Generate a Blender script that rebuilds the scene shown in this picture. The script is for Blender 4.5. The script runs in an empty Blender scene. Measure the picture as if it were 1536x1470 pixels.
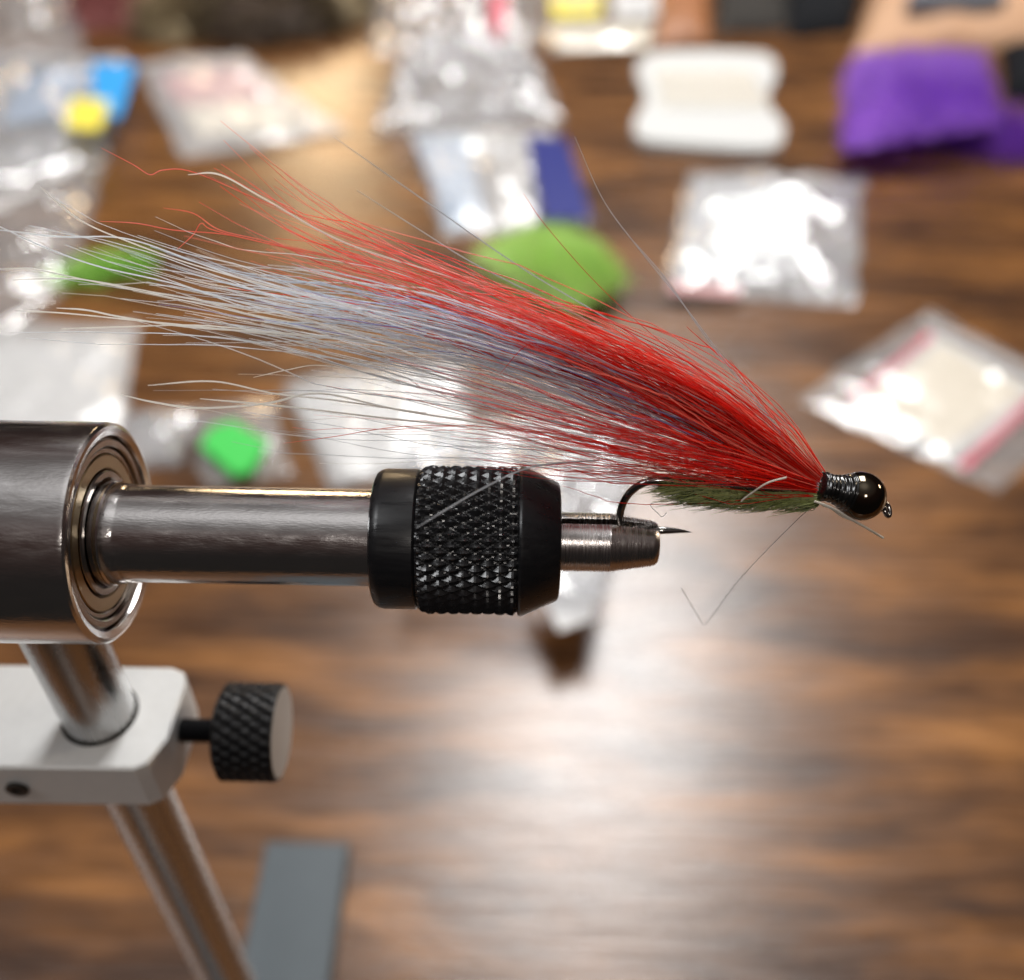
import bpy, math, random
import numpy as np
from mathutils import Vector, noise

S = 0.001                       # everything below is written in millimetres
SC = bpy.context.scene
COL = SC.collection
rng = random.Random(7)

# ------------------------------------------------------------------ camera
F_PX, CX, CY = 1455.0, 768.0, 735.0          # focal length / centre in photo pixels (1536 wide)
TH, ROLL, DIST = math.radians(43), math.radians(1.1), 109.1
FWD = np.array([0, math.cos(TH), -math.sin(TH)])
R0 = np.array([1.0, 0, 0]); U0 = np.array([0, math.sin(TH), math.cos(TH)])
RT = math.cos(ROLL)*R0 + math.sin(ROLL)*U0
UP = -math.sin(ROLL)*R0 + math.cos(ROLL)*U0
AXZ = 192.0                                  # height of the vise axis over the table
def ray(px, py): return FWD + (px-CX)/F_PX*RT - (py-CY)/F_PX*UP
CAM = np.array([0, 0, AXZ]) - DIST*ray(768, 811)
def T(px, py, z=0.0):                        # point at height z above the table
    d = ray(px, py); return CAM + (z-CAM[2])/d[2]*d
def PY(px, py, y=0.0):                       # point in the upright plane through the vise axis
    d = ray(px, py); return CAM + (y-CAM[1])/d[1]*d
def PD(px, py, t): return CAM + t*ray(px, py)

cam = bpy.data.cameras.new('camera'); cob = bpy.data.objects.new('camera', cam); COL.objects.link(cob)
cam.sensor_fit = 'HORIZONTAL'; cam.sensor_width = 36.0; cam.lens = 36.0*F_PX/1536.0
cam.clip_start = 0.005; cam.clip_end = 50
from mathutils import Matrix
M4 = Matrix(((RT[0], UP[0], -FWD[0], CAM[0]*S), (RT[1], UP[1], -FWD[1], CAM[1]*S),
             (RT[2], UP[2], -FWD[2], CAM[2]*S), (0, 0, 0, 1)))
cob.matrix_world = M4
cam.dof.use_dof = True; cam.dof.focus_distance = 103.5*S
cam.dof.aperture_fstop = cam.lens/3.1        # 3.1 mm wide lens opening
cam.dof.aperture_blades = 0
SC.camera = cob

# ------------------------------------------------------------------ room light
W = bpy.data.worlds.new('World'); SC.world = W; W.use_nodes = True
nt = W.node_tree; nt.nodes.clear()
tc = nt.nodes.new('ShaderNodeTexCoord'); sx = nt.nodes.new('ShaderNodeSeparateXYZ')
mr = nt.nodes.new('ShaderNodeMapRange'); mr.inputs[1].default_value = -1; mr.inputs[2].default_value = 1
rp = nt.nodes.new('ShaderNodeValToRGB'); bg = nt.nodes.new('ShaderNodeBackground'); wo = nt.nodes.new('ShaderNodeOutputWorld')
nt.links.new(tc.outputs['Generated'], sx.inputs[0]); nt.links.new(sx.outputs[2], mr.inputs[0])
nt.links.new(mr.outputs[0], rp.inputs[0]); nt.links.new(rp.outputs[0], bg.inputs[0]); nt.links.new(bg.outputs[0], wo.inputs[0])
cr = rp.color_ramp
cr.elements[0].position = 0.0; cr.elements[0].color = (.02, .018, .016, 1)
cr.elements[1].position = 1.0; cr.elements[1].color = (1.0, .98, .97, 1)
for p, c in ((.5, (.022, .019, .018)), (.79, (.055, .034, .030)), (.86, (.14, .11, .105)), (.93, (.17, .155, .15)), (.972, (.34, .325, .32))):
    e = cr.elements.new(p); e.color = (*c, 1)
bg.inputs[1].default_value = 1.0

def area(name, loc, target, sxm, sym, power, color):
    l = bpy.data.lights.new(name, 'AREA'); l.shape = 'RECTANGLE'; l.size = sxm; l.size_y = sym
    l.energy = power; l.color = color
    o = bpy.data.objects.new(name, l); COL.objects.link(o)
    o.location = Vector(loc)*S
    o.rotation_euler = (Vector(target)-Vector(loc)).to_track_quat('-Z', 'Y').to_euler()
    return o
area('ceiling_lamp', (165, 1030, 1300), (0, 200, 0), .40, .85, 27, (1, .985, .965))
area('warm_lamp', (-470, 2250, 560), (-150, 600, 0), .22, .30, 4, (1, .72, .42))
area('side_lamp', (1900, 700, 900), (0, 100, 150), .35, .25, 10, (1, .80, .58))
area('left_fill_lamp', (-900, -150, 1350), (0, 0, 150),   .50, .50, 9, (.97, .985, 1))  # fill light added to brighten the hair, placed by a streak on the barrel
area('room_lamp', (150, -1500, 1650), (0, 100, 100), .30, .30, 9, (1, .93, .86))

SC.view_settings.view_transform = 'Standard'; SC.view_settings.look = 'None'
SC.view_settings.exposure = 0.0; SC.view_settings.gamma = 1.0
SC.view_settings.use_curve_mapping = False

# ------------------------------------------------------------------ materials
def new_mat(name):
    m = bpy.data.materials.new(name); m.use_nodes = True
    return m, m.node_tree.nodes, m.node_tree.links, m.node_tree.nodes['Principled BSDF']
def pmat(name, col, rough=.5, metal=0.0, spec=.5, var=0.0, vscale=300.0, bump=0.0, bscale=2000.0, stretch=(1, 1, 1), rvar=0.0, coat=0.0):
    m, n, l, b = new_mat(name)
    b.inputs['Base Color'].default_value = (*col, 1); b.inputs['Roughness'].default_value = rough
    b.inputs['Metallic'].default_value = metal; b.inputs['Specular IOR Level'].default_value = spec
    if coat: b.inputs['Coat Weight'].default_value = coat; b.inputs['Coat Roughness'].default_value = .05
    if var or bump or rvar:
        t = n.new('ShaderNodeTexCoord'); mp = n.new('ShaderNodeMapping'); mp.inputs['Scale'].default_value = stretch
        l.new(t.outputs['Object'], mp.inputs[0])
    if var or rvar:
        nz = n.new('ShaderNodeTexNoise'); nz.inputs['Scale'].default_value = vscale; nz.inputs['Detail'].default_value = 4
        l.new(mp.outputs[0], nz.inputs['Vector'])
    if var:
        mx = n.new('ShaderNodeMixRGB')
        mx.inputs[1].default_value = (*[c*(1-var) for c in col], 1); mx.inputs[2].default_value = (*[min(1, c*(1+var)) for c in col], 1)
        l.new(nz.outputs[0], mx.inputs[0]); l.new(mx.outputs[0], b.inputs['Base Color'])
    if rvar:
        r = n.new('ShaderNodeMapRange'); r.inputs[1].default_value = .3; r.inputs[2].default_value = .7
        r.inputs[3].default_value = max(.02, rough-rvar); r.inputs[4].default_value = rough+rvar
        l.new(nz.outputs[0], r.inputs[0]); l.new(r.outputs[0], b.inputs['Roughness'])
    if bump:
        n2 = n.new('ShaderNodeTexNoise'); n2.inputs['Scale'].default_value = bscale; n2.inputs['Detail'].default_value = 3
        l.new(mp.outputs[0], n2.inputs['Vector'])
        bp = n.new('ShaderNodeBump'); bp.inputs['Strength'].default_value = bump; bp.inputs['Distance'].default_value = .0001
        l.new(n2.outputs[0], bp.inputs['Height']); l.new(bp.outputs[0], b.inputs['Normal'])
    return m
def hair_mat(name, col, trans=.35, rough=.32, clear=0.0):
    m, n, l, b = new_mat(name)
    b.inputs['Base Color'].default_value = (*col, 1); b.inputs['Roughness'].default_value = rough
    b.inputs['Specular IOR Level'].default_value = .6
    tr = n.new('ShaderNodeBsdfTranslucent'); tr.inputs[0].default_value = (*col, 1)
    mx = n.new('ShaderNodeMixShader'); mx.inputs[0].default_value = trans
    l.new(b.outputs[0], mx.inputs[1]); l.new(tr.outputs[0], mx.inputs[2])
    last = mx
    if clear:
        tp = n.new('ShaderNodeBsdfTransparent'); m3 = n.new('ShaderNodeMixShader'); m3.inputs[0].default_value = clear
        l.new(mx.outputs[0], m3.inputs[1]); l.new(tp.outputs[0], m3.inputs[2]); last = m3
    l.new(last.outputs[0], n['Material Output'].inputs['Surface'])
    return m
def plastic_mat(name, tint=(1, 1, 1), milky=.25, gloss=.30, rough=.10):
    """thin clear packet film: lets light through, shines, and is a little milky"""
    m, n, l, b = new_mat(name); n.remove(b)
    tp = n.new('ShaderNodeBsdfTransparent'); tp.inputs[0].default_value = (*tint, 1)
    gl = n.new('ShaderNodeBsdfGlossy'); gl.inputs[0].default_value = (1, 1, 1, 1); gl.inputs['Roughness'].default_value = rough
    df = n.new('ShaderNodeBsdfDiffuse'); df.inputs[0].default_value = (*[.72*c for c in tint], 1)
    lw = n.new('ShaderNodeLayerWeight'); lw.inputs[0].default_value = .35
    mr = n.new('ShaderNodeMapRange'); mr.inputs[3].default_value = gloss*.5; mr.inputs[4].default_value = min(1, gloss*2.2)
    m1 = n.new('ShaderNodeMixShader'); m1.inputs[0].default_value = milky
    m2 = n.new('ShaderNodeMixShader')
    l.new(tp.outputs[0], m1.inputs[1]); l.new(df.outputs[0], m1.inputs[2])
    l.new(lw.outputs['Facing'], mr.inputs[0]); l.new(mr.outputs[0], m2.inputs[0])
    l.new(m1.outputs[0], m2.inputs[1]); l.new(gl.outputs[0], m2.inputs[2])
    l.new(m2.outputs[0], n['Material Output'].inputs['Surface'])
    return m
def wood_mat():
    m, n, l, b = new_mat('walnut laminate')
    t = n.new('ShaderNodeTexCoord')
    def mapped(sc, loc=(0, 0, 0)):
        mp = n.new('ShaderNodeMapping'); mp.inputs['Scale'].default_value = sc; mp.inputs['Location'].default_value = loc
        l.new(t.outputs['Object'], mp.inputs[0]); return mp
    def nz(sc, scale, detail=4, rough=.55, dist=0.0, loc=(0, 0, 0)):
        q = n.new('ShaderNodeTexNoise'); q.inputs['Scale'].default_value = scale; q.inputs['Detail'].default_value = detail
        q.inputs['Roughness'].default_value = rough; q.inputs['Distortion'].default_value = dist
        l.new(mapped(sc, loc).outputs[0], q.inputs['Vector']); return q
    a = nz((3.3, 15, 1), 3.2, 8, .66, .35, (3.1, 1.7, 0))
    g = nz((4, 60, 1), 6, 4, .6, .2)
    c1 = n.new('ShaderNodeValToRGB')
    c1.color_ramp.elements[0].position = .28; c1.color_ramp.elements[0].color = (.026, .010, .004, 1)
    c1.color_ramp.elements[1].position = .75; c1.color_ramp.elements[1].color = (.37, .165, .048, 1)
    for p, c in ((.40, (.056, .022, .007)), (.52, (.135, .055, .015)), (.62, (.235, .098, .025))):
        e = c1.color_ramp.elements.new(p); e.color = (*c, 1)
    l.new(a.outputs[0], c1.inputs[0])
    k = nz((3.2, 17, 1), 2.6, 3, .5, .4, (.4, 5.3, 0))
    kr = n.new('ShaderNodeMapRange'); kr.inputs[1].default_value = .63; kr.inputs[2].default_value = .74
    kr.inputs[3].default_value = 0; kr.inputs[4].default_value = .75; l.new(k.outputs[0], kr.inputs[0])
    mk = n.new('ShaderNodeMixRGB'); mk.inputs[2].default_value = (.022, .013, .010, 1)
    l.new(kr.outputs[0], mk.inputs[0]); l.new(c1.outputs[0], mk.inputs[1])
    mg = n.new('ShaderNodeMixRGB'); mg.blend_type = 'MULTIPLY'; mg.inputs[0].default_value = .55
    gr = n.new('ShaderNodeMapRange'); gr.inputs[1].default_value = .3; gr.inputs[2].default_value = .7; gr.inputs[3].default_value = .55; gr.inputs[4].default_value = 1.15
    l.new(g.outputs[0], gr.inputs[0]); l.new(mk.outputs[0], mg.inputs[1]); l.new(gr.outputs[0], mg.inputs[2])
    l.new(mg.outputs[0], b.inputs['Base Color'])
    rr = n.new('ShaderNodeMapRange'); rr.inputs[1].default_value = .3; rr.inputs[2].default_value = .7; rr.inputs[3].default_value = .235; rr.inputs[4].default_value = .33
    l.new(g.outputs[0], rr.inputs[0]); l.new(rr.outputs[0], b.inputs['Roughness'])
    b.inputs['Specular IOR Level'].default_value = .68
    bp = n.new('ShaderNodeBump'); bp.inputs['Strength'].default_value = .35; bp.inputs['Distance'].default_value = .0008
    l.new(g.outputs[0], bp.inputs['Height']); l.new(bp.outputs[0], b.inputs['Normal'])
    return m

# ------------------------------------------------------------------ mesh helpers
def tag(o, label=None, cat=None, group=None, kind=None):
    if label: o['label'] = label
    if cat: o['category'] = cat
    if group: o['group'] = group
    if kind: o['kind'] = kind
    return o
ORI = {}
def empty(name, loc, label, cat, group=None):
    o = bpy.data.objects.new(name, None); COL.objects.link(o); o.empty_display_size = .01
    o.location = Vector([float(c) for c in loc])*S; ORI[o.name] = np.array(loc, float)
    return tag(o, label, cat, group)
def mesh_obj(name, V, Fc, mats, parent=None, origin=None, smooth=True, angle=35, slots=None, kind=None):
    """V in world millimetres; parts sit in their thing's own frame"""
    V = np.asarray(V, float)
    po = ORI[parent.name] if parent else np.zeros(3)
    if origin is None:
        origin = po if parent else np.array([*V.mean(0)[:2], V[:, 2].min()])
    origin = np.asarray(origin, float)
    me = bpy.data.meshes.new(name)
    me.from_pydata(((V-origin)*S).tolist(), [], [tuple(int(i) for i in f) for f in Fc])
    if not isinstance(mats, (list, tuple)): mats = [mats]
    for m in mats: me.materials.append(m)
    if slots is not None: me.polygons.foreach_set('material_index', [int(s) for s in slots])
    me.polygons.foreach_set('use_smooth', [bool(smooth)]*len(me.polygons))
    if smooth and angle: me.set_sharp_from_angle(angle=math.radians(angle))
    me.update()
    o = bpy.data.objects.new(name, me); COL.objects.link(o)
    if parent: o.parent = parent
    o.location = Vector((origin-po).tolist())*S
    ORI[o.name] = origin
    if kind: o['kind'] = kind
    return o
def frame(d):
    d = np.asarray(d, float)/np.linalg.norm(d)
    a = np.array([0, 0, 1.0]) if abs(d[2]) < .9 else np.array([0, 1.0, 0])
    u = np.cross(a, d); u /= np.linalg.norm(u); return d, u, np.cross(d, u)
def lathe(origin, axis, prof, seg=96, cap=(True, True), fn=None):
    """prof: list of (distance along axis, radius)"""
    d, u, v = frame(axis); o = np.asarray(origin, float)
    V, Fc = [], []
    for i, (s, r) in enumerate(prof):
        for k in range(seg):
            a = 2*math.pi*k/seg; rr = r if fn is None else fn(i, k, s, r)
            V.append(o + d*s + rr*(u*math.cos(a)+v*math.sin(a)))
    for i in range(len(prof)-1):
        for k in range(seg):
            k2 = (k+1) % seg
            Fc.append((i*seg+k, i*seg+k2, (i+1)*seg+k2, (i+1)*seg+k))
    if cap[0]: Fc.append(tuple(range(seg-1, -1, -1)))
    if cap[1]: Fc.append(tuple((len(prof)-1)*seg+k for k in range(seg)))
    return V, Fc
def catmull(P, n):
    P = np.asarray(P, float); m = len(P)
    Q = np.vstack([2*P[0]-P[1], P, 2*P[-1]-P[-2]])
    ts = np.linspace(0, m-1-1e-9, n); out = []
    for t in ts:
        i = int(t); f = t-i; p0, p1, p2, p3 = Q[i], Q[i+1], Q[i+2], Q[i+3]
        out.append(.5*((2*p1)+(-p0+p2)*f+(2*p0-5*p1+4*p2-p3)*f*f+(-p0+3*p1-3*p2+p3)*f**3))
    return np.array(out)
def tube(P, rad, sides=8, V=None, Fc=None, cap=True):
    V = [] if V is None else V; Fc = [] if Fc is None else Fc
    P = np.asarray(P, float); n = len(P); b = len(V)
    tan = np.gradient(P, axis=0); tan /= np.linalg.norm(tan, axis=1)[:, None]+1e-12
    u = np.cross(tan[0], [0.31, .77, .55]); u /= np.linalg.norm(u)
    for i in range(n):
        u = u-tan[i]*(u@tan[i]); u /= np.linalg.norm(u)+1e-12; v = np.cross(tan[i], u)
        r = rad[i] if hasattr(rad, '__len__') else rad
        for k in range(sides):
            a = 2*math.pi*k/sides; V.append(P[i]+r*(u*math.cos(a)+v*math.sin(a)))
    for i in range(n-1):
        for k in range(sides):
            k2 = (k+1) % sides
            Fc.append((b+i*sides+k, b+i*sides+k2, b+(i+1)*sides+k2, b+(i+1)*sides+k))
    if cap:
        Fc.append(tuple(b+k for k in range(sides-1, -1, -1))); Fc.append(tuple(b+(n-1)*sides+k for k in range(sides)))
    return V, Fc
def prism(poly, z0, z1, bev=0.0):
    """upright prism on outline poly [(x,y)] (counter-clockwise), with bevelled rims"""
    c = np.mean(poly, axis=0); P = np.asarray(poly, float); n = len(P)
    def inset(b):
        out = []
        for i in range(n):
            e1 = P[i]-P[i-1]; e2 = P[(i+1) % n]-P[i]
            n1 = np.array([-e1[1], e1[0]])/np.linalg.norm(e1); n2 = np.array([-e2[1], e2[0]])/np.linalg.norm(e2)
            m = n1+n2; m /= max(.3, np.linalg.norm(m)); k = max(.35, m@n1)
            out.append(P[i]+m*b/k)
        return out
    rings = [(inset(bev), z0), (P, z0+bev), (P, z1-bev), (inset(bev), z1)] if bev else [(P, z0), (P, z1)]
    V = [(*q, z) for ring, z in rings for q in ring]; Fc = []
    for i in range(len(rings)-1):
        for k in range(n):
            k2 = (k+1) % n; Fc.append((i*n+k, i*n+k2, (i+1)*n+k2, (i+1)*n+k))
    Fc.append(tuple(range(n-1, -1, -1))); Fc.append(tuple((len(rings)-1)*n+k for k in range(n)))
    return V, Fc

# ------------------------------------------------------------------ the table
WOOD = wood_mat()
V, Fc = prism([(-1100, -165), (1100, -165), (1100, 1250), (-1100, 1250)], -28, 0, 2)
tb = mesh_obj('table_top', V, Fc, WOOD, origin=(0, 0, 0), angle=20)
tag(tb, 'brown wood grain table top with a satin sheen', 'table', kind='structure')

# ------------------------------------------------------------------ the vise
CHROME = pmat('dark chrome', (.62, .605, .60), .14, 1, rvar=.07, vscale=900, bump=.20, bscale=5000, stretch=(.25, 1, 1))
STEEL = pmat('satin steel', (.46, .46, .46), .27, 1, rvar=.05, vscale=800, bump=.06, bscale=4000, stretch=(1, 1, .15))
RING = pmat('bearing ring steel', (.40, .37, .34), .22, 1, bump=.1, bscale=4000)
BRASS = pmat('brassy bearing shield', (.40, .31, .18), .34, 1, bump=.1, bscale=3000)
DARKM = pmat('hole and gap shade', (.02, .018, .015), .5, .3)  # dark tone that paints the shade inside the screw hole and stem gap
BLACK = pmat('black anodised aluminium', (.007, .007, .008), .33, 0, .4, rvar=.1, vscale=1500, bump=.10, bscale=6000, stretch=(.15, 1, 1))
KBLK = pmat('matt black knob', (.006, .006, .007), .42, 0, .22, bump=.1, bscale=5000)
GRIP = pmat('black knurled metal', (.008, .008, .009), .24, 0, .6, rvar=.08, vscale=1500, bump=.12, bscale=5000)
ALU = pmat('satin white aluminium', (.60, .61, .61), .5, .25, .4, var=.06, vscale=900, bump=.22, bscale=9000)
BASEM = pmat('grey painted steel', (.068, .085, .097), .5, 0, .4, var=.08, vscale=200, bump=.15, bscale=5000)
JAWM = pmat('polished jaw steel', (.48, .45, .44), .25, 1, rvar=.07, vscale=2500, bump=.22, bscale=9000, stretch=(2.2, .12, .12))

SX = -56.2                                   # stem position
vise = empty('fly_tying_vise', (SX, 0, 0), 'rotary vise with chrome barrel and black knurled collar holding the fly', 'vise')
AX = (0, 0, AXZ); XD = (1, 0, 0)
# barrel with bearing in its open end
prof = [(-150, 12.1), (-149.5, 12.45), (-45.5, 12.45), (-45.0, 12.35), (-44.75, 12.1), (-44.65, 11.75), (-44.7, 11.55), (-44.9, 11.0), (-45.3, 10.85), (-46.4, 10.8)]
V, Fc = lathe(AX, XD, prof, 160, (True, True)); barrel = mesh_obj('barrel', V, Fc, CHROME, vise, angle=28)
def ring(name, r0, r1, x0, x1, mat, parent, bev=.15):
    V, Fc = lathe(AX, XD, [(x0, r0), (x0, r1), (x1-bev, r1), (x1, r1-bev), (x1, r0+bev), (x1-bev, r0), (x0, r0)], 128, (False, False))
    return mesh_obj(name, V, Fc, mat, parent, angle=28)
ring('bearing_outer_ring', 9.75, 10.62, -46.3, -45.2, RING, barrel)
ring('snap_ring', 8.95, 9.6, -46.35, -45.55, RING, barrel)
ring('bearing_shield', 7.25, 8.85, -46.3, -45.55, BRASS, barrel, .12)
ring('bearing_inner_ring', 6.15, 7.05, -46.3, -45.35, RING, barrel)
# shaft
prof = [(-48, 5.0), (-46.3, 5.9), (-44.4, 5.9), (-44.2, 5.75), (-43.6, 5.7), (-42.9, 5.55), (-42.6, 5.5), (-15.2, 5.5)]
V, Fc = lathe(AX, XD, prof, 128); mesh_obj('shaft', V, Fc, CHROME, vise, angle=28)
# collar : flange, knurled grip, cone
prof = [(-15.2, 5.0), (-15.25, 7.0), (-15.05, 7.45), (-14.6, 7.75), (-14.1, 7.88), (-10.55, 7.88), (-10.35, 7.72), (-10.2, 7.5), (-9.9, 7.4), (-9.0, 7.4)]
V, Fc = lathe(AX, XD, prof, 128); collar = mesh_obj('collar', V, Fc, BLACK, vise, angle=28)
kx0, kx1 = -10.25, 0.75; pitch_x = 2.58; na = 40; NA = 320; NX = int((kx1-kx0)/(pitch_x/10))+1
tri = lambda q: abs((q % 1.0)-.5)*2
prof = [(kx0-.02, 7.45), (kx0, 7.8)]+[(kx0+(kx1-kx0)*i/(NX-1), 8.12) for i in range(NX)]+[(kx1+.02, 7.8)]
def kfn(i, k, s, r):                             # two crossing sets of helical V grooves
    if i < 2 or i > NX+1: return r
    fade = min(1, (s-kx0)/.5, (kx1-s)/.4)
    a = na*k/NA; b = (s-kx0)/pitch_x
    h = min(tri(a+b), tri(a-b))
    wear = .80+.10*noise.noise(Vector((a*.6, b*1.1, 4)))
    return 7.78+min(wear, h)/.85*.60*max(0, fade)
V, Fc = lathe(AX, XD, prof, NA, (False, False), kfn); mesh_obj('knurled_grip', V, Fc, GRIP, collar, smooth=True, angle=12)
prof = [(0.3, 7.4), (0.7, 8.05), (0.78, 8.32), (1.0, 8.42), (1.3, 8.36), (4.95, 6.72), (5.15, 6.55), (5.25, 6.3), (5.27, 5.9), (5.2, 3.7), (4.6, 3.45), (3.6, 3.4)]
V, Fc = lathe(AX, XD, prof, 128); mesh_obj('collar_nose', V, Fc, BLACK, collar, angle=24)
# the two jaws with the slit between them
jp = [(3.0, 3.3), (10.7, 3.3), (10.85, 3.34), (11.0, 3.28), (15.6, 2.58), (16.05, 2.42), (16.3, 2.2), (16.38, 1.9)]
for sgn in (-1, 1):
    V, Fc = [], []; n = 40
    for s, r in jp:
        pm = math.acos(.42/r)
        for k in range(n):
            a = -pm+2*pm*k/(n-1); V.append((s, sgn*r*math.cos(a), AXZ+r*math.sin(a)))
    for i in range(len(jp)-1):
        for k in range(n):
            k2 = (k+1) % n; q = (i*n+k, i*n+k2, (i+1)*n+k2, (i+1)*n+k); Fc.append(q if sgn > 0 else q[::-1])
    Fc.append(tuple(range(n))); Fc.append(tuple((len(jp)-1)*n+k for k in range(n)))
    mesh_obj('jaw', V, Fc, JAWM, vise, angle=28)
# stem
V, Fc = lathe((SX, 0, 0), (0, 0, 1), [(6, 4.75), (AXZ-11.5, 4.75)], 64); mesh_obj('stem', V, Fc, STEEL, vise)
# base bar
V, Fc = prism([(SX-12, -120), (SX+11.5, -120), (SX+11.5, 57), (SX-12, 57)], .2, 8.2, .5)
mesh_obj('base', V, Fc, BASEM, vise, angle=25)
# clamp block
ZB = PY(148, 1071)[2]
outl = [(-130, -9.0), (-49.2, -8.3), (-47.6, -7.4), (-45.9, -3.6), (-45.8, 5.4), (-46.6, 7.4), (-48.6, 8.2), (-130, 7.8)]
HB = 9.6
V, Fc = prism(outl, ZB-HB, ZB, .35); block = mesh_obj('clamp_block', V, Fc, ALU, vise, angle=25)
V, Fc = lathe((SX, 0, ZB), (0, 0, 1), [(-.2, 5.15), (.06, 5.15), (.06, 4.7)], 64, (False, False)); mesh_obj('stem_hole_rim', V, Fc, DARKM, block)  # solid dark ring painting the shaded gap round the stem
hp = PY(25, 1186, -8.95)
V, Fc = lathe((hp[0], -8.6, hp[2]), (0, -1, 0), [(0, 1.5), (.42, 1.5), (.46, 1.35), (.46, .7), (.1, .7)], 40); mesh_obj('screw_hole_disc', V, Fc, DARKM, block)  # solid dark disc standing in for the shade of an open screw hole
# thumb screw
kz = PY(412, 1098)[2]
screw_p = [(-50, 1.6)]
for i in range(29): screw_p += [(-46.4+i*.36, 1.72), (-46.22+i*.36, 1.5)]
V, Fc = lathe((0, 0, kz), XD, screw_p, 32); screw = mesh_obj('thumb_screw', V, Fc, KBLK, vise, angle=30)
KR = 6.75; k0, k1 = -40.4, -31.7
prof = [(k0, 4.6), (k0+.25, 5.6), (k0+.8, 6.4)]+[(k0+.9+(k1-.3-k0-.9)*i/27, KR) for i in range(28)]+[(k1-.12, KR-.12), (k1, KR-.45)]
def kn2(i, k, s, r):
    if i < 3 or i > 30: return r
    a = 26*k/240; b = (s-k0)/2.6
    return r-.26+.32*max(0, min(1, (tri(a+b)+tri(a-b)-.5)))
V, Fc = lathe((0, 0, kz), XD, prof, 240, (True, False), kn2); mesh_obj('knurled_knob', V, Fc, KBLK, screw, angle=24)
GREYF = pmat('lit grey knob face', (.42, .42, .41), .42, .3, bump=.2, bscale=3000)  # light falling on the side face is put into this paler grey
V, Fc = lathe((0, 0, kz), XD, [(k1-.1, KR-.5), (k1+.03, KR-.5), (k1+.05, KR-.7), (k1+.05, .1)], 96); mesh_obj('knob_face', V, Fc, GREYF, screw, angle=25)

# ------------------------------------------------------------------ the fly
BN = pmat('black nickel', (.10, .082, .06), .09, 1, rvar=.03, vscale=900)
HOOKM = pmat('blackened hook wire', (.30, .29, .28), .16, 1, bump=.1, bscale=5000)
THREAD = pmat('varnished black thread', (.004, .004, .004), .22, 0, .5, coat=.4)
hp0 = PY(1224, 735)
fly = empty('fishing_fly', hp0, 'red white and blue haired fly with black bead clamped in the vise jaws', 'fishing fly')
pts = [(1326, 763), (1310, 757), (1285, 747), (1225, 738), (1150, 733), (1070, 727), (1010, 722), (980, 721), (957, 729), (940, 745), (931, 766), (931, 786), (941, 799), (958, 802), (985, 796), (1010, 796), (1026, 797), (1038, 798.5)]
P = catmull([PY(*p) for p in pts], 120)
rad = [.42 if i < 100 else .42*(1-((i-100)/19.0)**1.0)+.015 for i in range(120)]
V, Fc = tube(P, rad, 14); mesh_obj('hook', V, Fc, HOOKM, fly, angle=60)
# eye ring
ec = PY(1330, 764); dX = PY(1340, 770)-PY(1285, 747); dX /= np.linalg.norm(dX)
V, Fc = [], []
for i in range(28):
    a = 2*math.pi*i/28; c = ec+.72*(math.cos(a)*dX*.55+math.sin(a)*np.array([-.15, .75, .62]))
    V.append(c)
V, Fc = tube(np.array(V+[V[0], V[1]]), .27, 10); mesh_obj('hook_eye', V, Fc, HOOKM, fly, angle=60)
# bead and thread head, turned about the shank
bc = PY(1291, 744); ax = PY(1310, 755)-PY(1240, 737); ax /= np.linalg.norm(ax); BR = 2.64
prof = []
for i in range(33):
    a = math.pi*(.30+.66*i/32); prof.append((-BR*math.cos(a), BR*math.sin(a)))
prof = [(prof[0][0]-.02, .5)]+prof
V, Fc = lathe(bc, ax, prof, 72); mesh_obj('bead', V, Fc, BN, fly, angle=50)
prof = []; L0, L1 = -4.95, -1.0
for i in range(90):
    f = i/89; s = L0+(L1-L0)*f
    r = 1.38+.45*f**.8+.32*max(0, f-.6)/.4 + .07*math.sin(f*2*math.pi*8.5+.8*math.sin(f*7))*(1-.4*f) + .12*math.sin(f*9+1)
    if f < .06: r *= .80+.2*f/.06
    prof.append((s, r))
V, Fc = lathe(bc, ax, prof, 64, fn=lambda i, k, s, r: r+.05*math.sin(2*math.pi*k/64*2+i*.15)+.035*noise.noise(Vector((k*.25, i*.2, 3))))
mesh_obj('thread_head', V, Fc, THREAD, fly, angle=60)

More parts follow.
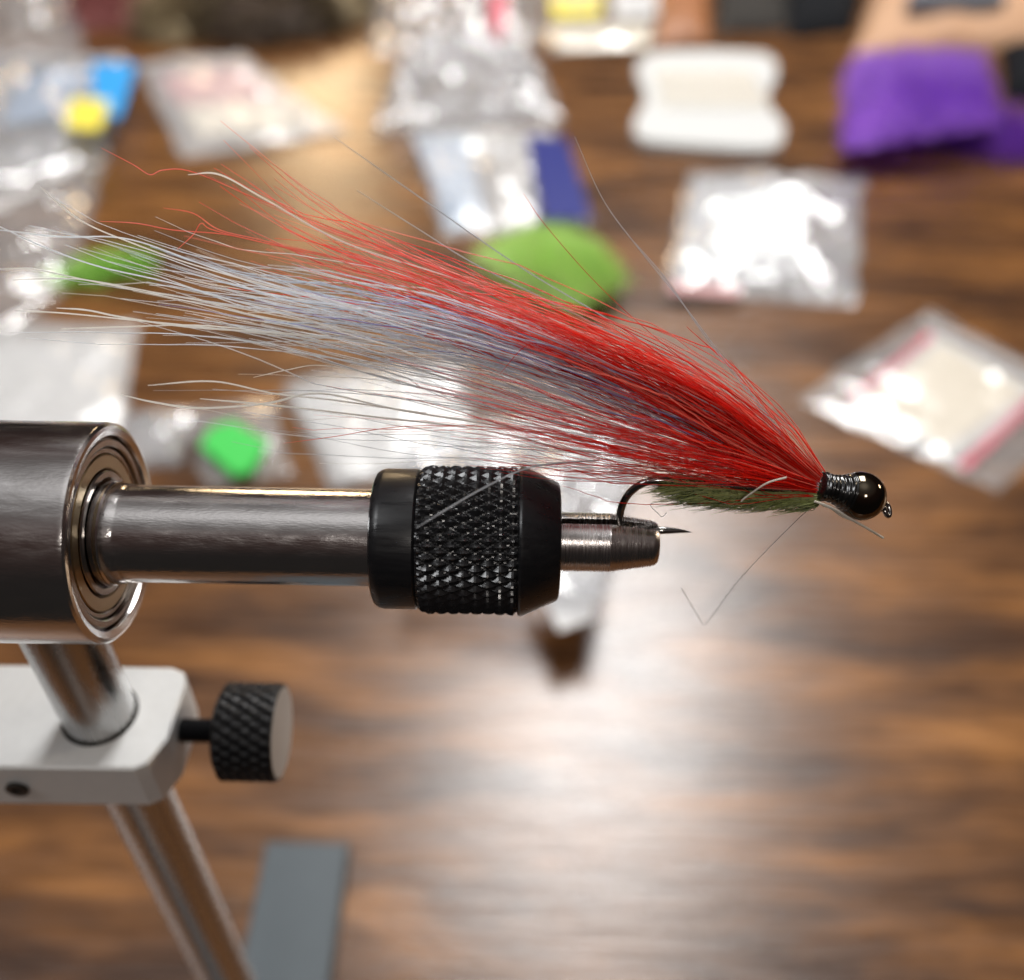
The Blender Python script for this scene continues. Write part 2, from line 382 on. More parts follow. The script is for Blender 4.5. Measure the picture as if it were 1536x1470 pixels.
# ---- green body: core plus swept dubbing fibres
OLIVE = hair_mat('olive dubbing', (.32, .36, .12), .3, .6); OLIVE3 = hair_mat('dark olive dubbing', (.07, .095, .028), .2, .6); OLIVE2 = hair_mat('pale olive dubbing', (.42, .46, .22), .4, .6); PALE = hair_mat('pale under fluff', (.62, .64, .58), .5, .5)
cp = catmull([PY(*p) for p in [(1006, 725), (1060, 735), (1130, 743), (1226, 745)]], 24)
V, Fc = tube(cp, [.3+.8*math.sin(min(1, i/7)*1.57) for i in range(24)], 16)
mesh_obj('body_core', V, Fc, OLIVE, fly, angle=60)
V, Fc, sl = [], [], []
for i in range(2600):
    f = rng.random(); p = cp[min(23, int(f*23.99))]; a = rng.uniform(0, 2*math.pi)
    out = np.array([0, math.cos(a), math.sin(a)]); r0 = (.25+.8*min(1, f*5))*.9
    L = rng.uniform(.8, 2.2)*(1.5 if rng.random() < .12 else 1); sw = np.array([-1, 0, 0])
    L *= .55 if math.sin(a) > .2 else 1.0
    q = [p+out*r0, p+out*(r0+L*.25)+sw*L*.5, p+out*(r0+L*.38+rng.uniform(-.15, .25))+sw*L*(1.0+rng.uniform(-.1, .5))]
    q[1] = q[1]+np.array([rng.gauss(0, .1) for _ in range(3)]); b = len(Fc)
    tube(np.array(q), [.05, .04, .012], 3, V, Fc, False)
    low = math.sin(a) < -.55
    m = 2 if (low and rng.random() < .26) else rng.choice((0, 0, 0, 1, 1, 3, 3))
    sl += [m]*(len(Fc)-b)
mesh_obj('body_dubbing', V, Fc, [OLIVE, OLIVE2, PALE, OLIVE3], fly, slots=sl, angle=0, kind='stuff')

# ---- the long hair wing
TR = (PY(1222, 725)-CAM)@FWD                 # depth of the tie-in point
RED1 = hair_mat('red hair', (.90, .028, .010), .62, .3, .25); RED2 = hair_mat('dark red hair', (.74, .018, .014), .58, .3, .25); RED3 = hair_mat('pale red hair', (.88, .22, .16), .62, .3, .25)
WH1 = hair_mat('white hair', (.90, .95, 1.0), .78, .3, .22); WH2 = hair_mat('cream hair', (.93, .92, .88), .75, .3, .2); WH3 = hair_mat('grey hair', (.55, .57, .60), .6, .3, .30)
BL1 = hair_mat('pale blue hair', (.66, .78, .90), .72, .3, .2); BL2 = hair_mat('lilac hair', (.46, .47, .80), .66, .3, .2)
def wing(name, label, path, n, mats, wts, nclump, lens, dep, rmm=(.035, .06), tight=.3, wig=1.6, front=0.0, bend=.35):
    ctrl = np.array([(p[0], p[1]) for p in path], float); wd = np.array([p[2] for p in path], float); m = len(path)
    clumps = []
    for c in range(nclump):
        a = rng.gauss(0, .55); bnd = rng.gauss(0, bend)
        clumps.append((a, bnd, rng.uniform(*lens), rng.gauss(0, dep)))
    V, Fc, sl = [], [], []
    for i in range(n):
        a, bnd, ln, dp = clumps[rng.randrange(nclump)]
        s = a+rng.gauss(0, tight); b2 = bnd+rng.gauss(0, tight*.8); ln = min(1.0, max(.2, ln+rng.gauss(0, .07)))
        C = []
        for k in range(m):
            f = k/(m-1)
            t = ctrl[min(k+1, m-1)]-ctrl[max(k-1, 0)]; t /= np.linalg.norm(t); nn = np.array([-t[1], t[0]])
            off = (s+b2*f*f*1.2)*wd[k]
            q = ctrl[k]+nn*off+t*rng.gauss(0, 2)
            C.append((q[0], q[1], TR+front*min(1, f*4)+(dp+rng.gauss(0, dep*.35))*f+rng.gauss(0, .5)*min(1, f*5)))
        N = 26; Q = catmull(C, 60)[:max(8, int(60*ln))]; Q = Q[np.linspace(0, len(Q)-1, N).astype(int)]
        ph, wl, am = rng.uniform(0, 6.3), rng.uniform(.5, 1.1), rng.uniform(.2, 1)*wig
        kink, kv = 0.0, 0.0
        for j in range(N):                       # crinkle: short straight runs with small random turns
            f = j/(N-1)
            if rng.random() < .35: kv = rng.gauss(0, .55*wig)
            kink = kink*.93+kv*min(1, f*2.2)
            Q[j, 1] += am*f*math.sin(ph+j*wl)*.6+kink
        P3 = np.array([PD(q[0], q[1], q[2]) for q in Q])
        r = rng.uniform(*rmm)
        rr = [r*(1 if j < N-5 else .45+.55*(N-1-j)/5) for j in range(N)]
        b = len(Fc); tube(P3, rr, 3, V, Fc, False)
        sl += [rng.choices(range(len(mats)), wts)[0]]*(len(Fc)-b)
    o = mesh_obj(name, V, Fc, mats, fly, slots=sl, angle=0, kind='stuff')
    o['label'] = label
    return o
RW = [(1224, 724, 12), (1150, 676, 30), (1060, 620, 38), (960, 566, 38), (840, 514, 36), (700, 462, 34), (560, 414, 36), (430, 376, 46), (290, 326, 66)]
R3 = [RED1, RED2, RED3]
wing('red_wing_hair', 'dense red upper hair of the wing', RW, 250, R3, (6, 1.5, 2.5), 60, (.25, .66), 2.5, (.04, .065), tight=.28, wig=3.0, front=-.8, bend=.25)
wing('red_tip_hair', 'long red hairs reaching the wing tip', RW, 95, R3, (4, 1.5, 5), 30, (.60, 1.0), 4.0, (.045, .08), tight=.24, wig=7.0, front=-.8, bend=.6)
wing('red_fan_hair', 'sparse red hair fanning low', [(1224, 730, 8), (1120, 702, 24), (1000, 674, 36), (870, 642, 44), (740, 608, 50), (580, 580, 60)], 120, R3, (4, 4, 2), 40, (.22, .95), 3.0, (.036, .055), tight=.2, wig=3.0, front=-1.2, bend=.5)
wing('red_belly_hair', 'few red hairs along the hook', [(1224, 736, 3), (1100, 718, 8), (950, 708, 11), (800, 697, 14), (640, 688, 16)], 26, R3, (4, 4, 2), 16, (.45, .98), 3.0, (.03, .05), wig=3.0)
BW = [(1224, 722, 5), (1140, 668, 14), (1040, 620, 15), (930, 574, 15), (800, 526, 18), (660, 484, 22), (520, 458, 25), (400, 438, 28), (280, 412, 36), (160, 380, 48)]
wing('blue_wing_hair', 'pale blue and lilac hair in the middle of the wing', BW, 70, [BL1, BL2, WH1], (6, 1.5, 4), 26, (.40, .98), 3.0, (.05, .08), tight=.28, front=.4, wig=5.0, bend=.5)
WW = [(1224, 728, 7), (1120, 686, 20), (1000, 644, 34), (850, 590, 46), (700, 545, 50), (560, 512, 48), (430, 484, 46), (300, 456, 50), (180, 428, 62), (40, 392, 80)]
wing('white_wing_hair', 'white and cream lower hair of the wing', WW, 115, [WH1, WH2, WH3], (8, 2.5, .4), 56, (.45, 1.0), 4.0, (.04, .078), tight=.12, front=2.6, wig=6.0, bend=.55)
wing('white_fan_hair', 'thin pale hairs spread under the wing', [(1224, 734, 4), (1080, 702, 16), (900, 668, 34), (720, 636, 46), (560, 612, 50), (400, 596, 40), (230, 588, 22)], 40, [WH1, WH2, WH3, RED3], (3, 3, 2, 1), 40, (.35, 1.0), 3.5, (.03, .05), front=1.6, wig=4.0, bend=.6)
# single stray hairs that stand clear of the bundle
def stray(pts, mat, r, d0=0.0, d1=0.0):
    n = len(pts); C = [(p[0], p[1], TR+d0+(d1-d0)*i/(n-1)) for i, p in enumerate(pts)]
    Q = catmull(C, 40); P3 = np.array([PD(*q) for q in Q])
    r *= 1.05
    V, Fc = tube(P3, [r*(1 if j < 34 else .4+.1*(39-j)) for j in range(40)], 5)
    return mesh_obj('hair', V, Fc, mat, fly, angle=60)
root = (1218, 716)
for pts, mat, r, d1 in [
    ([root, (1150, 620), (1080, 530), (1020, 450), (960, 375), (905, 300), (862, 205)], WH3, .05, -3),
    ([root, (1140, 612), (1060, 508), (1000, 420), (940, 350)], WH3, .05, -4),
    ([root, (1180, 650), (1130, 585), (1095, 540)], RED1, .04, 0),
    ([root, (1170, 640), (1100, 555), (1030, 490)], RED1, .05, 1),
    ([root, (1120, 610), (1000, 520), (900, 430), (820, 340), (785, 290)], RED2, .035, 2),
    ([root, (1100, 600), (930, 490), (780, 400), (650, 310), (500, 205)], WH3, .075, 7),
    ([root, (1080, 590), (900, 490), (720, 400), (630, 345), (535, 285)], WH3, .07, 5),
    ([(900, 510), (700, 425), (520, 365), (400, 300), (330, 262), (282, 262)], WH2, .10, 1),
    ([(900, 505), (700, 420), (520, 350), (390, 300), (290, 258), (245, 255), (225, 262), (200, 247), (152, 222)], RED3, .06, 2),
    ([(700, 440), (560, 400), (430, 372), (340, 352), (260, 345), (205, 335), (150, 332)], RED3, .06, 3),
    ([(600, 430), (480, 388), (400, 362), (330, 345), (290, 320), (245, 312)], RED3, .06, 6),
    ([(640, 430), (500, 385), (400, 365), (320, 345), (302, 335), (290, 352), (265, 375)], RED3, .06, 1),
    ([(640, 480), (450, 440), (300, 400), (200, 365), (120, 330), (60, 280)], WH2, .08, 3),
    ([(640, 490), (430, 440), (300, 395), (190, 358), (90, 355), (0, 345)], WH1, .08, 4),
    ([(640, 500), (430, 470), (260, 425), (150, 400), (70, 372), (0, 340)], WH1, .08, 2),
    ([(600, 510), (420, 480), (250, 445), (120, 418), (50, 404), (-10, 404)], WH2, .07, 5),
    ([(600, 510), (400, 470), (240, 440), (130, 420), (70, 418), (20, 420)], WH2, .07, 3),
    ([(620, 530), (430, 505), (300, 490), (200, 480), (100, 470), (22, 466)], WH2, .08, 4),
    ([(620, 520), (420, 500), (280, 490), (180, 475), (130, 465), (85, 462)], WH2, .10, 3),
    ([(620, 520), (430, 500), (300, 488), (190, 490), (92, 493)], WH2, .08, 4),
    ([(760, 640), (600, 615), (480, 590), (400, 605), (300, 612), (230, 603), (182, 592)], WH2, .11, 2),
    ([(700, 640), (560, 625), (450, 612), (380, 605), (300, 598)], WH2, .10, 3),
    ([(640, 620), (500, 600), (410, 590), (320, 572), (222, 578)], WH2, .09, 6),
    ([(560, 560), (480, 548), (430, 555), (380, 566)], WH2, .05, 2),
    ([(1000, 700), (860, 655), (720, 640), (600, 640), (500, 655), (425, 665)], RED3, .04, 0),
    ([(960, 560), (880, 545), (800, 515), (750, 560)], RED2, .045, -3),
    ([(900, 690), (800, 700), (720, 735), (624, 792)], WH3, .085, -9),
]: stray(pts, mat, r, 0.0, d1)
# tying thread ends
TAG = hair_mat('pale thread end', (.62, .58, .50), .3, .5); FINE = pmat('fine dark thread', (.16, .15, .15), .5)
def thread(name, pts, mat, r, y=-1.6):
    Q = catmull([PY(p[0], p[1], y) for p in pts], 50); V, Fc = tube(Q, r, 6); return mesh_obj(name, V, Fc, mat, fly, angle=60)
thread('thread_end', [(1222, 752), (1236, 757), (1252, 764), (1275, 778), (1300, 792), (1325, 807)], TAG, .13, -2.3)
thread('thread_end', [(1234, 758), (1248, 764), (1262, 774), (1276, 780)], TAG, .08, -2.35)
thread('thread_end', [(1180, 716), (1150, 725), (1120, 745), (1112, 752)], TAG, .10, -2.0)
thread('loose_thread', [(1226, 752), (1180, 795), (1110, 868), (1075, 915), (1060, 934), (1055, 936), (1048, 926), (1022, 882)], FINE, .035, -1.0)
thread('loose_fibre', [(997, 752), (978, 755), (977, 760), (985, 768), (993, 775), (1000, 769)], FINE, .03, -1.0)

# ------------------------------------------------------------------ things lying on the table
CLEAR = plastic_mat('clear packet film', (1, 1, 1), .14, .13, .22)
MILKY = plastic_mat('milky packet film', (1, 1, 1), .30, .13, .30)
CRINK = plastic_mat('shiny crinkled film', (.97, .98, 1), .28, .19, .25)
SEAL = plastic_mat('press seal strip', (1, 1, 1), .6, .15, .3)
WCARD = pmat('white card', (.60, .60, .60), .6, var=.04, vscale=80)
CREAM = pmat('cream paper', (.72, .66, .55), .7, var=.06, vscale=80)
PINKC = pmat('pink printed card', (.60, .32, .32), .6, var=.1, vscale=60)
ROSE = pmat('rose printed stripe', (.60, .12, .17), .6)
BLUEC = pmat('bright blue label', (.03, .33, .75), .4)
YELC = pmat('yellow label', (.80, .68, .08), .5)
NAVY = pmat('dark blue label', (.006, .014, .17), .4)
PALEB = pmat('pale blue card', (.34, .45, .60), .5)
def grid_px(cn, n, zfn):
    TL, TRc, BRc, BLc = [T(*c) for c in cn]; V = []
    for j in range(n+1):
        for i in range(n+1):
            u, v = i/n, j/n
            p = (1-u)*(1-v)*TL+u*(1-v)*TRc+u*v*BRc+(1-u)*v*BLc
            V.append((p[0], p[1], zfn(u, v, p)))
    return V
def packet(name, label, cn, film, hgt=9, wr=4, seed=1, inserts=(), cat='bag', group=None, n=44, crease=42.0, lift=0.0):
    cen = np.mean([T(*c) for c in cn], axis=0); cen[2] = 0
    th = empty(name, cen, label, cat, group)
    def edge(u, v): return min(1, 6*min(u, 1-u))*min(1, 6*min(v, 1-v))
    def wrinkle(p):
        q = Vector((p[0]/crease+seed*7.1, p[1]/crease-seed*3.3, seed))
        a = abs(noise.noise(q))+.5*abs(noise.noise(q*2.3+Vector((5, 1, 0))))+.25*noise.noise(q*5.1)
        return a
    def ztop(u, v, p):
        e = edge(u, v); pil = (math.sin(math.pi*u)*math.sin(math.pi*v))**.5
        return .9+hgt*pil*.75+wr*wrinkle(p)*(.35+.65*e)+lift*v*v
    V = grid_px(cn, n, ztop); W = n+1; Fc = []
    # ragged outline so that no edge is ruler-straight
    V = [(x+noise.noise(Vector((x/18, y/18, seed)))*3.0, y+noise.noise(Vector((x/18, y/18, seed+9)))*3.0, z) for x, y, z in V]
    for j in range(n):
        for i in range(n): Fc.append((j*W+i, (j+1)*W+i, (j+1)*W+i+1, j*W+i+1))
    b = len(V); V += [(x, y, .25+lift*((i//W)/n)**2) for i, (x, y, z) in enumerate(V)]
    per = [i for i in range(W)]+[j*W+n for j in range(1, W)]+[n*W+i for i in range(n-1, -1, -1)]+[j*W for j in range(n-1, 0, -1)]
    for k in range(len(per)):
        a, c = per[k], per[(k+1) % len(per)]; Fc.append((a, c, b+c, b+a))
    Fc += [(b+j*W+i, b+j*W+i+1, b+(j+1)*W+i+1, b+(j+1)*W+i) for j in range(n) for i in range(n)]
    mesh_obj('film', V, Fc, film, th, angle=50)
    if n > 30:                                   # press seal along the far edge
        for v in (.09, .125):
            row = [V[int(round(v*n))*W+i] for i in range(1, n)]
            Vs, Fs = tube(np.array([(x, y, z+.5) for x, y, z in row]), .7, 5); mesh_obj('press_seal', Vs, Fs, SEAL, th, angle=60)
    for k, (nm, ic, mt, z) in enumerate(inserts):
        q = [T(*c, z) for c in ic]; q = q[::-1]
        V, Fc = prism([(p[0], p[1]) for p in q], z, z+.7, .1); mesh_obj(nm, V, Fc, mt, th, angle=25)
    return th
G = 'plastic packets strewn on the table'
packet('plastic_bag', 'clear plastic bag with a blue and yellow label corner', [(-90, 95), (195, 88), (160, 235), (-90, 330)], CRINK, 16, 14, 2,
       [('label', [(138, 95), (205, 97), (180, 178), (140, 168)], BLUEC, 19), ('label', [(108, 148), (165, 152), (150, 198), (98, 192)], YELC, 19.5), ('insert_card', [(30, 110), (140, 104), (110, 170), (0, 190)], PALEB, 6)], group=G)
packet('plastic_bag', 'limp clear bag hanging below the blue labelled bag', [(-70, 330), (160, 235), (105, 430), (-70, 600)], CLEAR, 10, 8, 3, (), group=G)
packet('plastic_bag', 'upright shiny clear bag behind the blue labelled bag', [(-60, -60), (130, -60), (125, 82), (-60, 85)], CLEAR, 28, 20, 33, (), group=G)
packet('material_packet', 'packet with a pink and cream card beside the brown feathers', [(205, 100), (365, 86), (520, 200), (275, 240)], MILKY, 9, 9, 4,
       [('insert_card', [(235, 115), (360, 100), (425, 150), (270, 158)], PINKC, 3), ('insert_card', [(272, 160), (428, 152), (470, 190), (300, 205)], CREAM, 3)], group=G)
packet('crinkled_bag', 'shiny crumpled clear bag above the dark blue label', [(600, 105), (790, 80), (845, 185), (560, 205)], CRINK, 26, 26, 5, (), group=G, crease=30)
packet('plastic_bag', 'greyish clear bag with a red stripe behind the crumpled bag', [(545, -40), (820, -40), (810, 70), (560, 85)], CLEAR, 26, 18, 6,
       [('stripe', [(735, -10), (762, -10), (755, 60), (738, 60)], ROSE, 22)], group=G)
packet('material_packet', 'pale blue packet with a dark blue label above the green fur', [(615, 200), (830, 195), (890, 335), (665, 358)], MILKY, 11, 9, 7,
       [('insert_card', [(622, 205), (700, 203), (730, 335), (672, 345)], PALEB, 3), ('label', [(790, 205), (850, 208), (888, 330), (815, 330)], NAVY, 13)], group=G)
packet('material_packet', 'square packet of white material below the white thread card', [(1035, 262), (1295, 270), (1283, 462), (995, 440)], CRINK, 9, 10, 8,
       [('insert_card', [(1045, 275), (1210, 278), (1200, 420), (1012, 418)], WCARD, 3), ('stripe', [(1005, 425), (1110, 432), (1108, 445), (1003, 438)], PINKC, 6)], group=G)
packet('material_packet', 'packet holding a cream card with rose red edges', [(1395, 468), (1630, 596), (1500, 742), (1195, 600)], CLEAR, 5, 4, 9,
       [('insert_card', [(1398, 498), (1570, 590), (1434, 690), (1264, 614)], WCARD, 2), ('printed_sheet', [(1410, 515), (1540, 588), (1420, 672), (1290, 608)], CREAM, 2.8),
        ('stripe', [(1390, 500), (1400, 506), (1286, 602), (1272, 598)], ROSE, 2.9), ('stripe', [(1550, 590), (1565, 598), (1450, 705), (1436, 698)], ROSE, 3.0)], group=G)
packet('material_packet', 'white packet behind the chrome barrel', [(-90, 498), (208, 488), (178, 665), (-90, 720)], MILKY, 8, 4, 10,
       [('insert_card', [(-80, 515), (180, 505), (160, 640), (-80, 690)], WCARD, 2.5)], group=G)
packet('material_packet', 'white packet beside the green foam chip', [(420, 580), (690, 535), (720, 690), (500, 738)], MILKY, 8, 5, 11,
       [('insert_card', [(440, 592), (680, 550), (700, 680), (510, 720)], WCARD, 2.5)], group=G)
packet('plastic_bag', 'clear bag under the knurled collar with a white card for its glint', [(610, 640), (965, 632), (895, 968), (615, 905)], CRINK, 6, 12, 12, [('insert_card', [(792, 842), (905, 838), (888, 930), (838, 948)], WCARD, 17)], group=G, lift=22)  # white card added to paint the glint on the film
packet('plastic_scrap', 'small clear scrap beside the chrome barrel end', [(190, 625), (300, 618), (270, 700), (185, 712)], CRINK, 6, 7, 13, (), group=G, n=24)
packet('plastic_scrap', 'clear sleeve around the green foam chip', [(285, 615), (415, 605), (440, 715), (310, 735)], CLEAR, 3, 3, 14, (), group=G, n=24)
packet('material_packet', 'yellow packet at the far end of the table', [(815, -60), (912, -60), (905, 28), (825, 32)], MILKY, 8, 6, 15,
       [('insert_card', [(820, -55), (908, -55), (900, 25), (830, 28)], YELC, 4)], group=G, n=24)
packet('material_packet', 'tan packet in front of the yellow one', [(800, 36), (985, 30), (978, 76), (830, 82)], CLEAR, 7, 5, 16,
       [('insert_card', [(825, 40), (978, 36), (970, 72), (840, 76)], CREAM, 3)], group=G, n=24)
packet('material_packet', 'small white packet beside the brown leather pouch', [(915, -60), (1000, -60), (990, 28), (918, 30)], MILKY, 8, 4, 17,
       [('insert_card', [(918, -55), (994, -55), (985, 24), (922, 26)], WCARD, 4)], group=G, n=24)

# fur patches and feathers
def fur(name, label, cat, cx, cy, rx, ry, h, mats, n, L, lay=(0, 0), rot=0.0, group=None, lump=.25, hide=None, lift=0.0, sq=1.0, quad=None):
    c = T(cx, cy); c[2] = 0
    th = empty(name, c, label, cat, group); sd = rng.random()*50
    ca, sa = math.cos(rot), math.sin(rot); nu, nv = 40, 14; V, Fc = [], []
    if quad: qc = [T(*quad[0]), T(*quad[1]), T(*quad[2], lift), T(*quad[3], lift)]
    def surf(a, f):
        if quad:
            e = max(abs(math.cos(a)), abs(math.sin(a))); u, v = .5+.5*f*math.cos(a)/e, .5-.5*f*math.sin(a)/e
            p = (1-u)*(1-v)*qc[0]+u*(1-v)*qc[1]+u*v*qc[2]+(1-u)*v*qc[3]
            z = .4+lift*v*v+h*(max(0, 1-abs(2*u-1)**4)*max(0, 1-abs(2*v-1)**4))**.6*(1+.45*noise.noise(Vector((p[0]/22+sd, p[1]/22, 0))))
            w = 3*noise.noise(Vector((p[0]/20, p[1]/20, sd)))
            return np.array([p[0]+w, p[1]+w*.7, z])
        k = 1+lump*noise.noise(Vector((math.cos(a)*1.3+sd, math.sin(a)*1.3, f)))*2
        sg = lambda q: math.copysign(abs(q)**sq, q)
        x, y = rx*f*k*sg(math.cos(a)), ry*f*k*sg(math.sin(a))
        z = .4+h*max(0, 1-f**2.2)*(1+.5*noise.noise(Vector((x/18+sd, y/18, 0))))
        z += lift*(.5-.5*y/ry)
        return np.array([c[0]+ca*x-sa*y, c[1]+sa*x+ca*y, z])
    for j in range(nv+1):
        for i in range(nu): V.append(surf(2*math.pi*i/nu, j/nv+1e-4))
    for j in range(nv):
        for i in range(nu):
            i2 = (i+1) % nu; Fc.append((j*nu+i, (j+1)*nu+i, (j+1)*nu+i2, j*nu+i2))
    Fc.append(tuple(nv*nu+i for i in range(nu-1, -1, -1)))
    mesh_obj('hide', V, Fc, hide or mats[0], th, angle=60)
    V, Fc, sl = [], [], []
    for i in range(n):
        a = rng.uniform(0, 2*math.pi); f = math.sqrt(rng.random()); p = surf(a, f)
        o = p-np.array([c[0], c[1], -h*.8]); o /= np.linalg.norm(o)
        d = o*(.8)+np.array([lay[0], lay[1], .25])+np.array([rng.gauss(0, .3) for _ in range(3)]); d /= np.linalg.norm(d)
        l = L*rng.uniform(.6, 1.3); q = p+d*l*.55; e = p+d*l+np.array([lay[0], lay[1], -.25])*l*.4; e[2] = max(.4, e[2]); q[2] = max(.4, q[2])
        b = len(Fc); tube(np.array([p, q, e]), [.45, .32, .05], 3, V, Fc, False)
        sl += [rng.randrange(len(mats))]*(len(Fc)-b)
    mesh_obj('fur', V, Fc, mats, th, slots=sl, angle=0, kind='stuff')
    return th
GR1 = hair_mat('light green fur', (.78, .96, .42), .35, .6); GR2 = hair_mat('green fur', (.60, .90, .26), .35, .6)
PU1 = hair_mat('purple fur', (.40, .13, .74), .4, .6); PU2 = hair_mat('light purple fur', (.52, .27, .84), .4, .6); PU3 = hair_mat('deep purple fur', (.18, .03, .42), .3, .6)
GN1 = hair_mat('leaf green fur', (.20, .50, .03), .35, .6)
BR1 = hair_mat('dark brown feather', (.09, .055, .035), .2, .6); BR2 = hair_mat('tan feather', (.48, .38, .22), .3, .6); BR3 = hair_mat('black brown feather', (.018, .015, .016), .2, .5)
PK1 = hair_mat('dusty pink fur', (.42, .13, .12), .3, .6); PK2 = hair_mat('rose fur', (.52, .22, .20), .3, .6)
fur('green_fur_patch', 'light green fur patch below the dark blue label', 'fur', 822, 410, 40, 38, 10, [GR1, GR1, GR2], 2000, 9, (.2, -.1), .0, lift=6, quad=[(712, 392), (832, 352), (936, 424), (856, 474)])
fur('purple_fur_patch', 'thick purple fur patch beside the white thread card', 'fur', 1374, 165, 56, 76, 10, [PU1, PU2, PU1, PU2], 3400, 11, (-.05, -.15), lift=20, quad=[(1278, 92), (1474, 88), (1492, 190), (1264, 228)])
fur('purple_fur_strip', 'flat purple fur tuft spread toward the black case', 'fur', 1520, 215, 48, 34, 6, [PU3, PU3, PU1], 900, 18, (.3, 0))
fur('green_fur_tuft', 'small leaf green fur tuft left of the pale packets', 'fur', 158, 408, 26, 13, 5, [GN1, GR2], 700, 6, (-.2, 0), .35)
fur('feather_cape', 'dark brown and tan mottled feather cape at the far end', 'feathers', 380, 25, 88, 60, 22, [BR1, BR3, BR2, BR1], 2400, 22, (.2, -.4))
fur('feather_cape', 'tan feather bunch beside the dusty pink tuft', 'feathers', 262, 45, 26, 34, 22, [BR2, BR1, BR2], 900, 16, (0, -.4))
fur('feather_cape', 'olive tan feather bunch beside the far warm patch of table', 'feathers', 505, 8, 42, 60, 20, [BR2, BR1], 1000, 18, (0, -.4))
fur('pink_fur_tuft', 'dusty pink fur tuft at the far end', 'fur', 182, 20, 46, 40, 40, [PK1, PK2, PK1], 1500, 16, (0, -.3))
# green foam chip
q = [T(*c, 4) for c in [(352, 636), (404, 668), (378, 712), (352, 718), (300, 672), (318, 645)]][::-1]
V, Fc = prism([(p[0], p[1]) for p in q], 3.2, 6.4, .8)
tag(mesh_obj('foam_chip', V, Fc, pmat('fluorescent green foam', (.035, .50, .07), .6, var=.08, vscale=400), angle=40), 'bright fluorescent green foam chip near the chrome barrel', 'foam chip')

# white thread card : notched card with cream floss wound round it
cc = T(1064, 155); cc[2] = 0
card = empty('thread_card', cc, 'white notched card wound with cream floss', 'thread card')
px = []
def arc_pts(pl, n=6): return [tuple(p) for p in catmull(pl, n*(len(pl)-1)+1)]
out = arc_pts([(962, 88), (985, 79), (1060, 77), (1140, 80), (1162, 90)], 3)+arc_pts([(1166, 100), (1164, 118), (1154, 134), (1152, 150), (1160, 168), (1176, 186), (1176, 206)], 3)+arc_pts([(1168, 219), (1140, 224), (1060, 220), (985, 214), (962, 209)], 3)+arc_pts([(951, 198), (952, 178), (964, 160), (967, 142), (962, 126), (954, 110), (956, 98)], 3)
q = [T(*p, 6) for p in out][::-1]
V, Fc = prism([(p[0], p[1]) for p in q], .4, 7, 1.0); mesh_obj('card', V, Fc, pmat('white plastic card', (.56, .57, .565), .55), card, angle=40)
FL = pmat('cream floss', (.80, .77, .70), .6)
x0, x1 = T(985, 150)[0], T(1138, 150)[0]; y0, y1 = T(1060, 205)[1], T(1060, 98)[1]; yc = (y0+y1)/2
V, Fc = [], []
for k in range(46):
    y = y0+(y1-y0)*(.24+.52*k/45); z = 7.2+1.5*math.sin(math.pi*k/45)
    tube(np.array([(x0, y, 7.2), (x0+3, y+rng.gauss(0, .3), z+.5), ((x0+x1)/2, y+rng.gauss(0, .5), z+.7), (x1-3, y+rng.gauss(0, .3), z+.5), (x1, y, 7.2)]), .75, 5, V, Fc)
mesh_obj('floss_winding', V, Fc, FL, card, angle=60, kind='stuff')

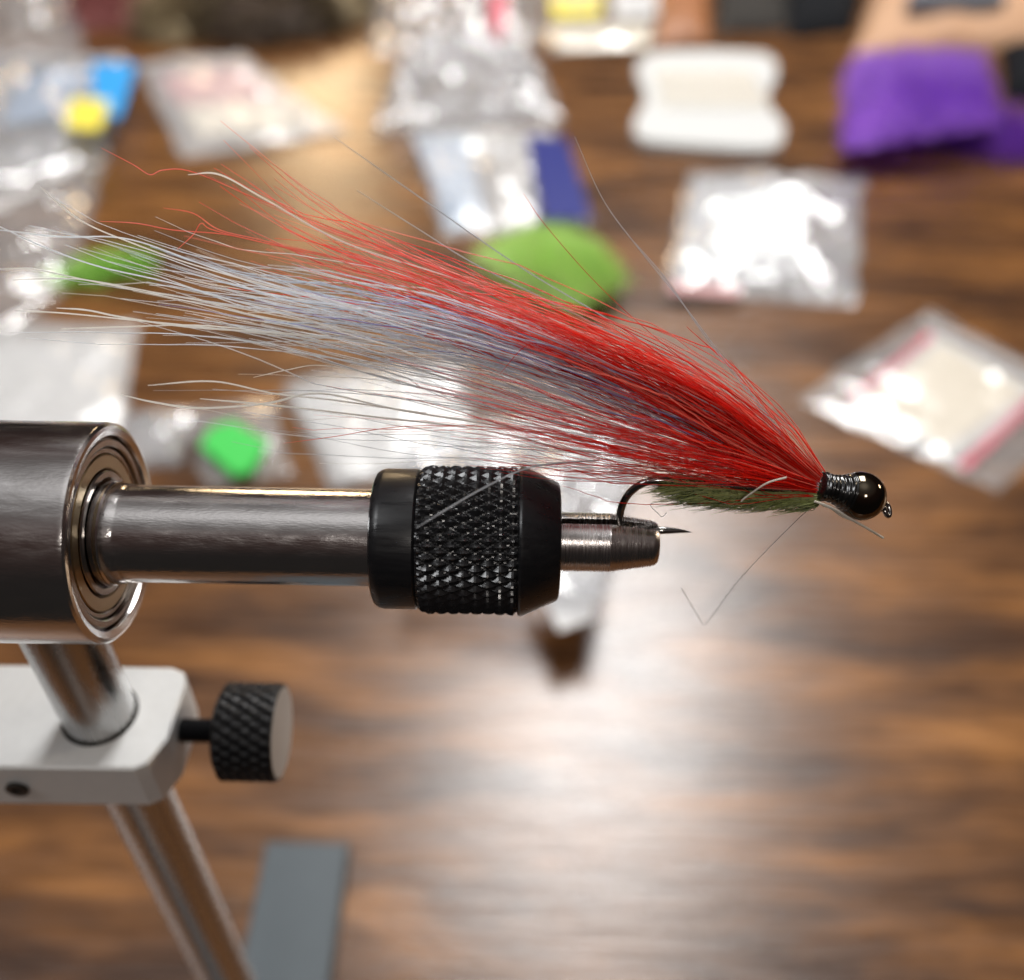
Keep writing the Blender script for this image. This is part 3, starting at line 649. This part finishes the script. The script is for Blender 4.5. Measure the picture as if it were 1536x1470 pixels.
# soft pouches at the far end
def pouch(name, label, cn, h, mat, seed, cat='pouch', extra=None):
    cen = np.mean([T(*c) for c in cn], axis=0); cen[2] = 0
    th = empty(name, cen, label, cat); n = 26
    def z(u, v, p): return .6+h*(max(0, 1-abs(2*u-1)**3)*max(0, 1-abs(2*v-1)**3))**.6*(1+.25*noise.noise(Vector((p[0]/30+seed, p[1]/30, 0))))
    V = grid_px(cn, n, z); V = [(x+4*noise.noise(Vector((x/25, y/25, seed))), y+4*noise.noise(Vector((x/25, y/25, seed+5))), zz) for x, y, zz in V]
    W = n+1; Fc = [(j*W+i, (j+1)*W+i, (j+1)*W+i+1, j*W+i+1) for j in range(n) for i in range(n)]
    b = len(V); V += [(x, y, .2) for x, y, zz in V]
    per = [i for i in range(W)]+[j*W+n for j in range(1, W)]+[n*W+i for i in range(n-1, -1, -1)]+[j*W for j in range(n-1, 0, -1)]
    for k in range(len(per)): Fc.append((per[k], per[(k+1) % len(per)], b+per[(k+1) % len(per)], b+per[k]))
    Fc.append(tuple(b+i for i in per))
    mesh_obj('cover', V, Fc, mat, th, angle=60)
    if extra:
        nm, ec, em, hh = extra
        V = grid_px(ec, 14, lambda u, v, p: h+2+hh*(math.sin(math.pi*u)*math.sin(math.pi*v))**.5); Wn = 15
        Fc = [(j*Wn+i, (j+1)*Wn+i, (j+1)*Wn+i+1, j*Wn+i+1) for j in range(14) for i in range(14)]
        b = len(V); V += [(x, y, h*.5) for x, y, zz in V]
        per = [i for i in range(15)]+[j*15+14 for j in range(1, 15)]+[14*15+i for i in range(13, -1, -1)]+[j*15 for j in range(13, 0, -1)]
        for k in range(len(per)): Fc.append((per[k], per[(k+1) % len(per)], b+per[(k+1) % len(per)], b+per[k]))
        Fc.append(tuple(b+i for i in per))
        mesh_obj(nm, V, Fc, em, th, angle=60)
    return th
BLK = pmat('black fabric', (.008, .009, .011), .9, spec=.12, var=.2, vscale=100, bump=.3, bscale=1500); DGR = pmat('dark grey fabric', (.04, .037, .034), .9, spec=.12, var=.2, vscale=100)
LEA = pmat('brown leather', (.30, .12, .045), .5, var=.15, vscale=60); TAN = pmat('tan cloth', (.50, .30, .18), .75, var=.12, vscale=50); GRY = pmat('grey cloth', (.15, .165, .19), .85, var=.1, vscale=80)
pouch('leather_pouch', 'brown leather pouch between white packet and grey pouch', [(985, -50), (1068, -50), (1062, 62), (982, 66)], 14, LEA, 1)
pouch('grey_pouch', 'dark grey fabric pouch beside the brown leather pouch', [(1070, -60), (1190, -60), (1180, 46), (1072, 50)], 16, DGR, 2)
pouch('black_pouch', 'black fabric pouch beside the tan roll', [(1175, -60), (1310, -60), (1275, 52), (1178, 58)], 22, BLK, 3)
pouch('cloth_roll', 'tan cloth roll with a grey panel behind the purple fur', [(1325, -60), (1640, -60), (1600, 75), (1280, 84)], 30, TAN, 4, 'cloth', ('grey_panel', [(1365, 15), (1470, 15), (1490, 58), (1345, 60)], GRY, 8))
pouch('black_case', 'black case beside the purple fur', [(1500, 80), (1640, 80), (1640, 170), (1505, 150)], 22, BLK, 5, 'case')
